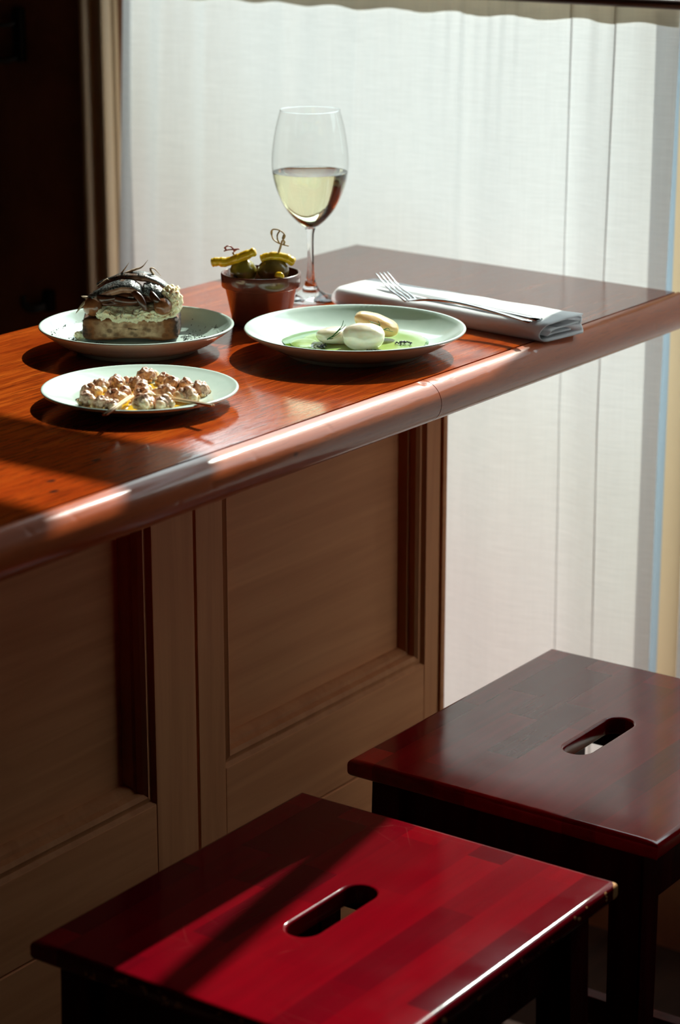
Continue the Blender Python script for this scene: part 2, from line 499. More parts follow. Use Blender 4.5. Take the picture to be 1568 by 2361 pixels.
# ------------------------------------------------------------------ curtains
def curtain(name, label, x0a, x0b, x1a, x1b, pleats, seed, zt=1.266, zb=.215, yc=2.575):
    """x0a/x1a edges at the top, x0b/x1b at counter height; pleats = (u, width, overlap, depth)"""
    root = thing(name, label, 'curtain', (0, 0, 0))
    NU, NZ = 340, 44
    def sheet(z0, z1, nz, dy, mat, nm, amp):
        vs, fs = [], []
        for j in range(nz + 1):
            z = z0 + (z1 - z0) * j / nz
            top = max(0.0, min(1.0, (z - .8) / .46))
            e = (zt - z) / .43; e = max(0.0, min(1.25, e))
            for i in range(NU + 1):
                u = i / NU
                xl = x0a + (x0b - x0a) * e; xr = x1a + (x1b - x1a) * e
                du = 0.0
                y = .009 * math.sin(2 * math.pi * (4.1 * u + .3 * math.sin(5 * u + seed))) + .0022 * math.sin(2 * math.pi * (9.7 * u + .5 * math.sin(4 * u)) + seed + .8 * z)
                y *= .7 + .5 * (1 - top)
                y += (.0024 * math.sin(2 * math.pi * (27 * u + 1.5 * math.sin(9 * u)) + 3 * seed) * (.35 + .65 * u)) * top ** 3
                for (c, w, ov, dp) in pleats:
                    cc = c + .006 * math.sin(2.2 * z + 9 * c)
                    q = (u - cc) / w
                    if abs(q) < 3:
                        g = math.exp(-q * q)
                        du += -ov * q * g
                        y += -dp * g * (.5 + .5 * top)
                vs.append((xl + (xr - xl) * (u + du), yc + y * amp + dy, z + .0022 * math.sin(60 * u + seed) * (1 if j in (0,) else 0)))
        W_ = NU + 1
        for j in range(nz):
            for i in range(NU):
                fs.append((j * W_ + i, j * W_ + i + 1, (j + 1) * W_ + i + 1, (j + 1) * W_ + i))
        return link_mesh(nm, vs, fs, mat, root)
    sheet(zb, zt, NZ, 0, MAT['curtain'], 'cloth', 1)
    sheet(1.2405, zt, 4, -.003, MAT['hem'], 'rod_pocket', 1)
    sheet(zb, zb + .05, 3, .003, MAT['hem'], 'bottom_hem', 1)
    return root

curtain('curtain', 'wide pale linen cafe curtain with soft folds covering the window behind the bar', -2.205, -2.232, -1.325, -1.332,
        [(.035, .014, .004, .010), (.10, .022, .004, .012), (.19, .016, .003, .010), (.335, .02, .002, .006), (.47, .012, .003, .005), (.655, .012, .002, .005),
         (.835, .007, .0105, .006), (.915, .009, .0125, .006)], 1.3)
curtain('curtain', 'second pale linen curtain, a sliver of it right of the tan window post', -1.282, -1.284, -.48, -.48,
        [(.1, .02, .01, .01), (.4, .02, .008, .01), (.7, .02, .008, .01)], 4.1)
# rod the curtains hang from
r_ = tubes('curtain_rod', [([Vector((-2.245, 2.560, 1.2665)), Vector((-.465, 2.560, 1.2665))], .006)], MAT['rod'], n=14)
tag(r_, 'slim bronze rod carrying the pale curtain along its top edge', 'rod')

# ------------------------------------------------------------------ bar worktop and panelled fronts
ZT = .95
top = thing('bar_worktop', 'glossy red mahogany bar top with rounded front nosing', 'counter', (-1.46, 1.6, .908))
b0 = Vector((-1.46, 1.6, .908))
vs = [Vector(p) - b0 for p in ((-1.723, .80, .908), (-1.2365, .80, .908), (-1.2365, 2.427, .908), (-1.723, 2.468, .908))]
vs += [v + Vector((0, 0, .042)) for v in vs]
me = bpy.data.meshes.new('top_board')
me.from_pydata([tuple(v) for v in vs], [], [(0, 3, 2, 1), (4, 5, 6, 7), (0, 1, 5, 4), (1, 2, 6, 5), (2, 3, 7, 6), (3, 0, 4, 7)])
bm = bmesh.new(); bm.from_mesh(me)
bmesh.ops.bevel(bm, geom=[e for e in bm.edges], offset=.0025, segments=2, affect='EDGES')
bm.to_mesh(me); bm.free()
sharp(link_me('top_board', me, MAT['counter'], top), 50)
prof = [(-.0005, .0000), (-.0005, .0405)]
NS = 22
for k in range(NS + 1):
    a = math.pi / 2 - math.pi * k / NS
    prof.append((-.0005 + .0220 * math.cos(a), .0205 + .0215 * math.sin(a)))
prof = [(x - 1.2355 - b0.x, z) for x, z in prof]
rnd = random.Random(3)
DENTS = [(rnd.uniform(1.25, 2.4), rnd.uniform(-1.2, 1.2), rnd.uniform(.0015, .003), rnd.uniform(.0003, .0008)) for _ in range(30)]
DENTS += [(1.876, 1.35, .003, .003), (1.90, 1.3, .003, .0012)]
def dent(x, y, z):
    yw = y + b0.y
    cxn, czn = -1.2355 - b0.x, .0205
    ang = math.atan2(z - czn, max(x - cxn, 1e-5))
    k = 0
    for dy, da, r, d in DENTS:
        q = ((yw - dy) / r) ** 2 + ((ang - da) * .022 / r) ** 2
        if q < 9: k += d * math.exp(-q)
    k += .00008 * noise.noise(Vector((yw * 30, ang * 2, 1)))
    f = max(0.0, 1 - k / .03) if x > cxn + .002 else 1
    return (cxn + (x - cxn) * f, y, czn + (z - czn) * f)
JOINT = 1.886
extrude_y('nosing', prof, .80 - b0.y, JOINT - .0005 - b0.y, MAT['nosing'], top, ny=420, fn=dent)
extrude_y('nosing', prof, JOINT + .0005 - b0.y, 2.427 - b0.y, MAT['nosing'], top, ny=200, fn=dent)

def front(label, y0, y1, o0, o1, left_stile=None):
    """one framed panel unit of the bar front; face at x = -1.42, opening o0..o1"""
    X, D = -1.42, .30
    root = thing('bar_cabinet', label, 'cabinet', (-1.56, (y0 + y1) / 2, 0))
    L = root.location
    def bx(n, lo, hi, mat, bev=.0012): return box(n, Vector(lo) - L, Vector(hi) - L, mat, root, bev)
    zb, zt = .522, .87
    bx('stile', (X - .03, y0 + .0012, .428), (X, o0, .907), MAT['stile'])
    bx('stile', (X - .03, o1, .428), (X, y1 - .0012, .907), MAT['stile'])
    bx('rail', (X - .03, o0, .428), (X - .0002, o1, zb), MAT['rail'])
    bx('rail', (X - .03, o0, zt), (X - .0002, o1, .907), MAT['rail'])
    bx('plinth', (X - .035, y0, .0), (X + .001, y1, .4265), MAT['rail'])
    bx('panel', (X - .032, o0 - .004, zb - .004), (X - .022, o1 + .004, zt + .004), MAT['panel'], 0)
    bx('carcass', (X - D + .005, y0 + .002, 0), (X - .036, y1 - .002, .906), MAT['rail'], 0)
    mp = [(0, -.0004), (.0035, -.0045), (.0055, -.0045), (.010, .0015 - .004), (.0145, -.0055), (.0165, -.012), (.0205, -.013), (.0235, -.0175), (.026, -.0225)]
    cor = [(o0, zb), (o1, zb), (o1, zt), (o0, zt)]
    ins = [(1, 1), (-1, 1), (-1, -1), (1, -1)]
    for s in range(4):
        a, b = s, (s + 1) % 4
        vs, fs = [], []
        for (c, i_) in ((cor[a], ins[a]), (cor[b], ins[b])):
            for o_, d_ in mp:
                vs.append(Vector((X + d_, c[0] + i_[0] * o_, c[1] + i_[1] * o_)) - L)
            # back edge so the strip has thickness
            vs.append(Vector((X - .03, c[0] + i_[0] * .026, c[1] + i_[1] * .026)) - L)
            vs.append(Vector((X - .03, c[0], c[1])) - L)
        k = len(mp) + 2
        fs = [(i, (i + 1) % k, k + (i + 1) % k, k + i) for i in range(k)] + [tuple(range(k)), tuple(range(k, 2 * k))]
        o = link_mesh('moulding', vs, fs, MAT['mould'], root); sharp(o, 30)
    return root
front('brown panelled bar front at the far end, beside the lit curtain', 1.7505, 2.207, 1.796, 2.176)
front('brown panelled bar front at the near left, deep in shadow', .95, 1.7495, 1.12, 1.682)
o = box('corner_strip', (-1.72, 2.2075, 0), (-1.4175, 2.2165, .907), MAT['rail'], None, .001)
tag(o, 'thin dark brown end board closing the bar front by the curtain', 'board')

# ------------------------------------------------------------------ stools
ZS = .585
def stool(label, cx, cy, wx, wy, scuffed):
    root = thing('step_stool', label, 'stool', (cx, cy, 0))
    hx, hy, th = wx / 2, wy / 2, .019
    sl, sr = .056, .0155      # slot half length (to the cap centres) and radius
    # top plate with a rounded slot: rings from slot outline to rectangle outline
    N = 64
    inner, outer = [], []
    for k in range(N):
        a = 2 * math.pi * (k + .5) / N
        d = Vector((math.cos(a), math.sin(a)))
        # stadium along y
        t = max(-sl + sr, min(sl - sr, 0))
        px, py = sr * d.x, sr * d.y + (sl - sr if d.y > 0 else -(sl - sr))
        inner.append((px, py))
    # even out the long sides
    def stad(s):
        per = 4 * (sl - sr) + 2 * math.pi * sr; q = (s % 1) * per
        a1 = 2 * (sl - sr)
        if q < a1: return (sr, -(sl - sr) + q)
        q -= a1
        if q < math.pi * sr: a = q / sr; return (sr * math.cos(a), (sl - sr) + sr * math.sin(a))
        q -= math.pi * sr
        if q < a1: return (-sr, (sl - sr) - q)
        q -= a1; a = q / sr
        return (-sr * math.cos(a), -(sl - sr) - sr * math.sin(a))
    inner = [stad((k) / N) for k in range(N)]
    cr = .012
    def rect(i, inset=0.0):
        x, y = inner[i]
        a = math.atan2(y / 1.0, x)
        dx, dy = math.cos(a), math.sin(a)
        s = min((hx - inset) / max(abs(dx), 1e-6), (hy - inset) / max(abs(dy), 1e-6))
        return [dx * s, dy * s]
    rings = []
    def ring(pts, z): rings.append([(p[0], p[1], z) for p in pts])
    def scale_in(d): # slot outline offset by d
        out = []
        for (x, y) in inner:
            yc = max(-(sl - sr), min(sl - sr, y)); v = Vector((x, y - yc)); v.normalize()
            out.append((x + v.x * d, y + v.y * d))
        return out
    ro = [rect(i) for i in range(N)]
    # snap the four nearest samples on to the corners
    for sx in (-1, 1):
        for sy in (-1, 1):
            i = min(range(N), key=lambda q: (ro[q][0] - sx * hx) ** 2 + (ro[q][1] - sy * hy) ** 2)
            ro[i] = [sx * hx, sy * hy]
    def inset(pts, d):
        return [(max(-hx + d, min(hx - d, p[0])), max(-hy + d, min(hy - d, p[1]))) for p in pts]
    R = .006
    ring(inner, -th + .002); ring(inner, -.003); ring(scale_in(.0010), -.0009); ring(scale_in(.0032), 0)
    mid = [((a[0] * .4 + b[0] * .6), (a[1] * .4 + b[1] * .6)) for a, b in zip(inner, ro)]
    ring(mid, 0)
    for k in range(0, 5):
        a = math.pi / 2 * k / 4
        ring(inset(ro, R * (1 - math.sin(a))), -R * (1 - math.cos(a)))
    ring(ro, -th + R)
    for k in range(1, 5):
        a = math.pi / 2 * k / 4
        ring(inset(ro, R * (1 - math.cos(a))), -th + R - R * math.sin(a))
    ring(scale_in(.002), -th)
    V = [v for r in rings for v in r]
    Fc = []
    nr = len(rings)
    for r in range(nr):
        r2 = (r + 1) % nr
        for k in range(N):
            Fc.append((r * N + k, r * N + (k + 1) % N, r2 * N + (k + 1) % N, r2 * N + k))
    s = link_mesh('seat', [(x, y, z + ZS) for x, y, z in V], Fc, MAT['stool' if scuffed else 'stool_rear'], root); sharp(s, 50)
    # splayed legs, aprons and stretchers
    zl = ZS - th
    def bar(n, lo, hi, bev=.0015): box(n, lo, hi, MAT['leg'], root, bev)
    def leg(sx, sy):
        tx, ty, bx_, by_ = sx * (hx - .039), sy * (hy - .030), sx * (hx - .030), sy * (hy - .018)
        w1, w2 = .018, .016
        vs = []
        for (x, y, z, w) in ((bx_, by_, 0, w2), (tx, ty, zl, w1)):
            vs += [(x - w, y - w, z), (x + w, y - w, z), (x + w, y + w, z), (x - w, y + w, z)]
        me = bpy.data.meshes.new('leg')
        me.from_pydata(vs, [], [(0, 3, 2, 1), (4, 5, 6, 7), (0, 1, 5, 4), (1, 2, 6, 5), (2, 3, 7, 6), (3, 0, 4, 7)])
        bm = bmesh.new(); bm.from_mesh(me); bmesh.ops.bevel(bm, geom=bm.edges[:], offset=.002, segments=2, affect='EDGES'); bm.to_mesh(me); bm.free()
        sharp(link_me('leg', me, MAT['leg'], root), 50)
    for sx in (-1, 1):
        for sy in (-1, 1): leg(sx, sy)
    for sy in (-1, 1):
        y = sy * (hy - .030)
        bar('apron', (-hx + .056, y - .009, zl - .067), (hx - .056, y + .009, zl))
        y = sy * (hy - .022)
        bar('stretcher', (-hx + .049, y - .009, .15), (hx - .049, y + .009, .185))
    for sx in (-1, 1):
        x = sx * (hx - .039)
        bar('apron', (x - .009, -hy + .047, zl - .067), (x + .009, hy - .047, zl))
        x = sx * (hx - .033)
        bar('stretcher', (x - .009, -hy + .037, .25), (x + .009, hy - .037, .285))
    return root
K = (1.49 - ZS) / .99
stool('worn red wooden stool in front, half lit by sun, slot in its seat', -1.1625 * K, 1.627 * K, .379 * K, .420 * K, True)
stool('dark mahogany stool behind the sunlit one, nearer the curtain', -1.171 * K, 2.152 * K, .380 * K, .436 * K, False)

# ------------------------------------------------------------------ hooks on the dark wall
def hook_plate(label, u, v, h, s):
    # plate on the wall; the pixel gives where its middle stands on the wall plane
    d = RT * ((u - CX) / F_PX) - UP * ((v - CY) / F_PX) + FWD
    t = YW0 / d.y
    c = Vector((d.x * t, YW0, CAM_H + d.z * t))
    root = thing('coat_hook', label, 'hook', c)
    box('back_plate', (-.008, -.012, -h / 2), (.010, 0, h / 2), MAT['iron'], root, .002)
    for zz in ((h / 2 - .016), (-h / 2 + .010)):
        p = smooth_path([(-.002, -.010, zz - .004), (-.014, -.026, zz - .008), (-.024, -.034, zz - .002), (-.027, -.034, zz + .010)], 5)
        tubes('prong', [(p, [.0042] * (len(p) - 3) + [.0045, .005, .004])], MAT['iron'], root, n=8)
hook_plate('black iron coat hook high on the dark wall, upper left', 50, 80, .078, 1)
hook_plate('black iron hook low on the dark wall, behind the toast plate', 118, 692, .032, 1)

# ------------------------------------------------------------------ plates
def plate(label, x, y, r, h, well, rim_flat=0.0):
    """glazed coupe plate, rim radius r at height h"""
    f = r * .60
    t = .0034
    prof = [(0, .0035), (f - .004, .0035), (f - .003, .0005), (f, 0), (f + .002, .0006), (f + .003, .0042)]
    # underside up to the rim
    for k in range(1, 7):
        q = k / 7
        rr = f + .003 + (r - f - .003) * q
        prof.append((rr, .0042 + (h - .0042 - .002) * (q ** (1.35 if not rim_flat else 1.1))))
    prof += [(r - .0006, h - .0022), (r, h - .0010), (r - .0004, h), (r - .0016, h + .0004), (r - .0032, h - .0003)]
    zi = .0068
    for k in range(1, 12):
        q = k / 12
        rr = r - .0032 - (r - .0032 - well) * q
        prof.append((rr, zi + (h - .0006 - zi) * ((1 - q) ** (1.75 if not rim_flat else 1.2))))
    prof += [(well, zi), (well * .8, zi - .0003), (well * .4, zi - .0005), (0, zi - .0005)]
    o = lathe('plate', prof, MAT['plate'], None, (x, y, ZT), 128)
    return tag(o, label, 'plate')
P1 = Vector((-1.404, 1.653, ZT)); P2 = Vector((-1.3615, 1.948, ZT)); P3 = Vector((-1.556, 1.829, ZT))
plate('round pale green plate carrying clams and wooden skewers', P1.x, P1.y, .0938, .0158, .062, 1)
plate('large pale green dish filled with green sauce and scallops', P2.x, P2.y, .115, .027, .074)
plate('pale green plate dusted with ash under the loaded toast', P3.x, P3.y, .1016, .027, .070)

# ------------------------------------------------------------------ toast plate
def plate_z(r, R, h, well, rim_flat=0):
    """height of the plate's upper surface at radius r"""
    zi = .0068
    if r <= well: return zi - .0003 * (1 - r / well)
    q = (R - .0032 - r) / (R - .0032 - well)
    return zi + (h - .0006 - zi) * ((1 - q) ** (1.75 if not rim_flat else 1.2))

def on_facing(u, v, P):
    """point seen at pixel u, v on the upright plane through P that faces the camera"""
    d = RT * ((u - CX) / F_PX) - UP * ((v - CY) / F_PX) + FWD
    nrm = Vector((-math.sin(YAW), math.cos(YAW), 0))
    t = (Vector(P) - Vector((0, 0, CAM_H))).dot(nrm) / d.dot(nrm)
    return Vector((0, 0, CAM_H)) + d * t

def principled(name, col0, col1, scale, **kw):
    m = M(name, **kw)
    m.set('color', m.ramp(m.noise(m.coords((scale,) * 3), 1, 4), [(.32, col0), (.68, col1)]))
    return m

# bread: pale holed crumb, dark toasted crust near its outer faces
m = M('toasted_bread', rough=.85)
px_, py_, pz_ = m.sep(m.coords())
n1 = m.noise(m.coords((90,) * 3), 1, 4)
n2 = m.noise(m.coords((260,) * 3), 1, 3)
crumb = m.ramp(n1, [(.35, (.36, .17, .08)), (.6, (.78, .50, .30))])
holes = m.ramp(m.voronoi(m.coords((110, 110, 130)), 1), [(.22, 1.0), (.42, 0.0)])
crumb = m.mix(m.mix(1.0, holes, (.7, .7, .7), 'MULTIPLY'), crumb, (.13, .06, .028))
ed = m.math('MAXIMUM', m.math('DIVIDE', m.math('ABSOLUTE', m.math('SUBTRACT', pz_, .0123)), .0123), m.math('DIVIDE', m.math('ABSOLUTE', px_), .050))
ed = m.math('ADD', ed, m.math('MULTIPLY', m.math('SUBTRACT', n1, .5), .55))
col = m.mix(m.ramp(ed, [(.56, 0.0), (.78, 1.0)]), crumb, (.26, .085, .022))
col = m.mix(m.ramp(ed, [(.80, 0.0), (.98, 1.0)]), col, (.030, .011, .006))
m.set('color', col)
m.bump(m.mix(.5, n2, m.ramp(m.voronoi(m.coords((110, 110, 130)), 1), [(.1, 0.0), (.4, 1.0)])), .0012, .8)
MAT['bread'] = m.m
m = M('curd_cheese', rough=.6, sss=.5, ssr=(.004, .003, .002), sscale=1.0)
nn = m.noise(m.coords((170,) * 3), 1, 4, .65)
c = m.ramp(nn, [(.30, (.16, .07, .025)), (.38, (.74, .46, .24)), (.47, (1.0, .84, .58))])
c = m.mix(m.ramp(m.noise(m.coords((420,) * 3), 1, 2), [(.62, 0.0), (.68, .8)]), c, (.03, .02, .014))
m.set('color', c); m.bump(nn, .0015, .6); MAT['cheese'] = m.m
m = principled('caramelised_onion', (.022, .007, .003), (.11, .026, .009), 120, rough=.3, coat=.35, coatr=.12); MAT['onion'] = m.m
m = principled('amber_onion', (.13, .035, .012), (.30, .10, .035), 90, rough=.25, coat=.5); MAT['amber'] = m.m
m = M('smoked_fish_skin', rough=.3, coat=.4, coatr=.15)
sp = m.noise(m.coords((900, 900, 900)), 1, 2, .6)
big = m.noise(m.coords((70,) * 3), 1, 3)
c = m.ramp(sp, [(.40, (.010, .010, .010)), (.53, (.06, .06, .058)), (.64, (.42, .44, .41))])
c = m.mix(m.ramp(big, [(.52, 0.0), (.68, .8)]), c, (.26, .12, .06))
m.set('color', c); m.bump(sp, .0008, .6); m.set('coat', .15); MAT['skin'] = m.m
m = principled('smoked_fish_flesh', (.16, .055, .03), (.46, .24, .15), 130, rough=.4, coat=.3)
MAT['flesh'] = m.m
m = principled('dried_fin', (.22, .10, .05), (.72, .55, .36), 220, rough=.6); MAT['fin'] = m.m

T0 = at(300, 787, .9572)
def toast_thing(name, label, cat, group=None):
    return thing(name, label, cat, T0, YAW, group)
def bread_fn(p, d):
    n_ = noise.noise(p * 60) * .0016
    p = Vector((p.x * (1 + n_ * 8), p.y, p.z))
    p.z += n_
    if d.z < 0: p.z += .0022 * math.exp(-(p.x / .02) ** 2)   # bottom crust arches a little
    p.y += .0012 * noise.noise(p * 90)
    return p
me = blob_me('bread_slice', (.0505, .030, .0122), 6, .012, 5, 2, power=.22, fn=bread_fn)
for v in me.vertices: v.co += Vector((0, .030, .0121))
o = link_me('bread_slice', me, MAT['bread'], None, T0, rotz=YAW)
tag(o, 'thick slice of browned toast at the base of the stack', 'bread')

def lump_fn(p, d):
    return p + d * (.0042 * abs(noise.noise(p * 135)) + .0016 * noise.noise(p * 380) - .001)
root = toast_thing('curd_cheese', 'crumbly white curd cheese spread over the toast, flecked with ash', 'cheese')
me = blob_me('spread', (.043, .027, .0085), 6, .10, 2.2, 5, power=.7, fn=lump_fn)
for v in me.vertices:
    v.co += Vector((.004, .024, .0300))
    if v.co.y < .012:   # slumps over the front edge of the bread
        v.co.z -= .006 * min(1, (.012 - v.co.y) / .010) * (.6 + .8 * noise.noise(Vector((v.co.x * 110, 3, 0)))) 
        v.co.y -= .0015
link_me('spread', me, MAT['cheese'], root)
me = blob_me('lump', (.0105, .014, .0155), 5, .10, 3, 9, power=.8, fn=lump_fn)
for v in me.vertices: v.co += Vector((.0425, .018, .0395))
link_me('lump', me, MAT['cheese'], root)

root = toast_thing('caramelised_onion', 'dark glossy caramelised onion heaped on the curd cheese', 'onion')
me = blob_me('mass', (.037, .0215, .0110), 5, .12, 2.5, 3, fn=lambda p, d: p + d * .0012 * noise.noise(p * 160))
for v in me.vertices: v.co += Vector((-.005, .0195, .0440))
link_me('mass', me, MAT['onion'], root)
def strand(pts, r):
    p = smooth_path([Vector(q) for q in pts], 6)
    k = len(p)
    tubes('strand', [(p, [r * (.55 + .45 * math.sin(math.pi * min(1, .15 + i / k))) for i in range(k)])], MAT['onion'], root, n=10, flat=.75, up=Vector((0, 1, .2)))
strand([(.002, .004, .052), (.010, -.001, .047), (.015, -.004, .040), (.0175, -.004, .034)], .0046)
strand([(.022, .006, .050), (.028, .000, .044), (.034, -.001, .0405)], .0042)
strand([(-.020, .004, .047), (-.008, -.002, .0435), (.004, -.003, .0425), (.012, -.002, .044)], .0036)
strand([(-.034, .008, .046), (-.026, .000, .0445), (-.014, -.001, .046)], .0040)
for nm, c_, r_, lab in (('onion_ball', (-.0385, .013, .0345), .0115, 'brown roast pearl onion at the left of the toast topping'),
                        ('onion_ball', (.0345, .0035, .0365), .0098, 'brown roast pearl onion at the right of the toast topping')):
    me = blob_me(nm, (r_, r_, r_ * .95), 4, .05, 2, 4)
    for v in me.vertices: v.co += Vector(c_)
    o = link_me(nm, me, MAT['amber'], None, T0, rotz=YAW)
    tag(o, lab, 'onion')

def fillet(label, path, half, cross, thick=.0042, taper0=.25, taper1=.55):
    """arched fish fillet: flesh underneath, skin on top; path is its spine in toast space"""
    root = toast_thing('fish_fillet', label, 'fish')
    P = smooth_path([Vector(p) for p in path], 8)
    L = len(P); NW = 8
    cross = Vector(cross).normalized()
    def layer(nm, lo, hi, mat):
        vs, fs = [], []
        for side in (0, 1):
            for i, p in enumerate(P):
                t = i / (L - 1)
                w = half * min(1, taper0 + 3.2 * t * (1 - taper0)) * min(1, taper1 + 3 * (1 - t) * (1 - taper1))
                tan = (P[min(i + 1, L - 1)] - P[max(i - 1, 0)]).normalized()
                up = cross.cross(tan) * -1
                if up.z < 0: up = -up
                for k in range(NW + 1):
                    q = 2 * k / NW - 1
                    e = 1 - .75 * abs(q) ** 3
                    h_ = (lo if side == 0 else hi) * (e if side else 1.0)
                    h_ += .0009 * noise.noise(Vector((t * 9, q * 2, len(label)))) - .0012 * q * q * 2
                    vs.append(p + cross * (w * q * (1 + .08 * noise.noise(Vector((t * 14, q, 5))))) + up * h_)
        W_ = NW + 1; S = L * W_
        for i in range(L - 1):
            for k in range(NW):
                a = i * W_ + k
                fs.append((a, a + 1, a + W_ + 1, a + W_)); fs.append((S + a, S + a + W_, S + a + W_ + 1, S + a + 1))
        rim = [k for k in range(W_)] + [i * W_ + NW for i in range(1, L)] + [(L - 1) * W_ + k for k in range(NW - 1, -1, -1)] + [i * W_ for i in range(L - 2, 0, -1)]
        for a, b in zip(rim, rim[1:] + rim[:1]): fs.append((a, b, S + b, S + a))
        link_mesh(nm, vs, fs, mat, root)
    layer('flesh', -thick, 0.0, MAT['flesh'])
    layer('skin', 0.0001, .0013, MAT['skin'])
    return root
fa = fillet('arched smoked fish fillet with brown flesh edge at the front of the toast',
            [(-.047, .014, .041), (-.034, .013, .0505), (-.018, .012, .0585), (0, .0115, .0615), (.010, .011, .057), (.0165, .010, .0500)], .0125, (0, 1, .12), taper0=.35, thick=.0062)
fb = fillet('dark skinned smoked fish fillet across the back of the toast',
            [(-.036, .032, .054), (-.015, .031, .0640), (.004, .030, .0670), (.020, .030, .0650), (.034, .029, .0575), (.0435, .028, .0490)], .0140, (0, 1, -.05))
fc = fillet('small silver-black fish piece leaning at the right of the toast',
            [(.0150, .008, .0560), (.0230, .009, .0545), (.0310, .010, .0510), (.0385, .012, .0465)], .0105, (0, .75, .66), taper0=.7)
# dried fins and the tail sticking out of the fillets: parts of them
def fin(root, name, pts, r, mat='fin'):
    p = smooth_path([Vector(q) for q in pts], 6); k = len(p)
    tubes(name, [(p, [max(.0004, r * (1 - (i / k) ** 1.4)) for i in range(k)])], MAT[mat], root, n=6, flat=.45)
fin(fa, 'tail', [(-.043, .012, .0425), (-.050, .009, .0365), (-.0565, .006, .0285)], .0042, 'fin')
fin(fa, 'tail', [(-.044, .016, .0435), (-.049, .014, .0445), (-.0510, .013, .0455)], .0030, 'fin')
fin(fb, 'fin', [(-.011, .030, .0650), (-.006, .030, .0715), (-.0018, .030, .0775)], .0024)
fin(fb, 'fin', [(-.006, .028, .0665), (.004, .028, .0705), (.012, .028, .0735), (.0185, .028, .0810)], .0034)
fin(fb, 'fin', [(.024, .029, .0650), (.0205, .029, .0710), (.0245, .029, .0715), (.0315, .028, .0640)], .0030)
fin(fb, 'fin', [(-.024, .026, .0610), (-.030, .025, .0575), (-.038, .024, .0520)], .0022)

c0 = at(185, 781, .957)
me = blob_me('cheese_crumb', (.0075, .005, .0042), 4, .18, 3, 8, fn=lambda p, d: p + d * .0010 * noise.noise(p * 400))
o = link_me('cheese_crumb', me, MAT['cheese'], None, c0 + Vector((0, 0, .0038)))
tag(o, 'small crumb of curd cheese fallen on the ash-dusted plate', 'cheese')

# ash dusting: hundreds of tiny flakes
rnd = random.Random(11)
vs, fs = [], []
for _ in range(7000):
    side = rnd.random()
    rr = rnd.uniform(.035, .090); a = rnd.gauss(math.pi + YAW, .75) if side < .55 else rnd.gauss(YAW - .25, .6)
    if rnd.random() > 1.15 - rr / .1: continue
    x, y = rr * math.cos(a), rr * math.sin(a)
    z = plate_z(rr, .1016, .027, .070)
    q_ = Vector((x, y, 0)) + P3 - T0
    if abs(q_.dot(RT)) < .055 and -.004 < q_.dot(Vector((-RT.y, RT.x, 0))) < .065: continue
    s_ = rnd.uniform(.0004, .0010) * (1.5 if rnd.random() < .06 else 1)
    b = len(vs); t = rnd.uniform(0, 6.3)
    for q in range(3): vs.append((x + s_ * math.cos(t + 2.1 * q), y + s_ * math.sin(t + 2.1 * q), z + .0002))
    vs.append((x, y, z + .0003 + s_ * .8))
    fs += [(b, b + 1, b + 3), (b + 1, b + 2, b + 3), (b + 2, b, b + 3), (b, b + 2, b + 1)]
o = link_mesh('ash_dust', vs, fs, MAT['ash'], None, P3, smooth=False)
tag(o, 'fine black ash sprinkled over the pale green plate', 'ash', kind='stuff')

# ------------------------------------------------------------------ clams and skewers
m = M('clam_flesh', rough=.35, coat=.2, coatr=.12, sss=.6, ssr=(.006, .004, .0025), sscale=1.0)
nn = m.noise(m.coords((160,) * 3), 1, 4)
m.set('color', m.ramp(nn, [(.32, (.80, .50, .28)), (.62, (.95, .77, .58))])); m.bump(nn, .0008, .4); MAT['clam'] = m.m
m = M('clam_mantle', rough=.4, coat=.2, coatr=.12, sss=.35, ssr=(.005, .003, .002), sscale=1.0)
nn = m.noise(m.coords((240, 240, 240)), 1, 4, .6, 1.2)
m.set('color', m.ramp(nn, [(.36, (.26, .11, .06)), (.48, (.60, .35, .23)), (.64, (.88, .64, .48))])); m.bump(nn, .0012, .6); MAT['mantle'] = m.m
m = principled('clam_frill', (.78, .42, .13), (.92, .70, .42), 200, rough=.25, coat=.5); MAT['frill'] = m.m
m = M('golden_oil', rough=.03, coat=.3, color=(.72, .44, .02), sss=0.0); MAT['oil'] = m.m
m = M('bamboo', rough=.5)
m.set('color', m.ramp(m.noise(m.coords((300, 300, 300)), 1, 3), [(.3, (.55, .33, .15)), (.7, (.74, .50, .26))])); MAT['bamboo'] = m.m

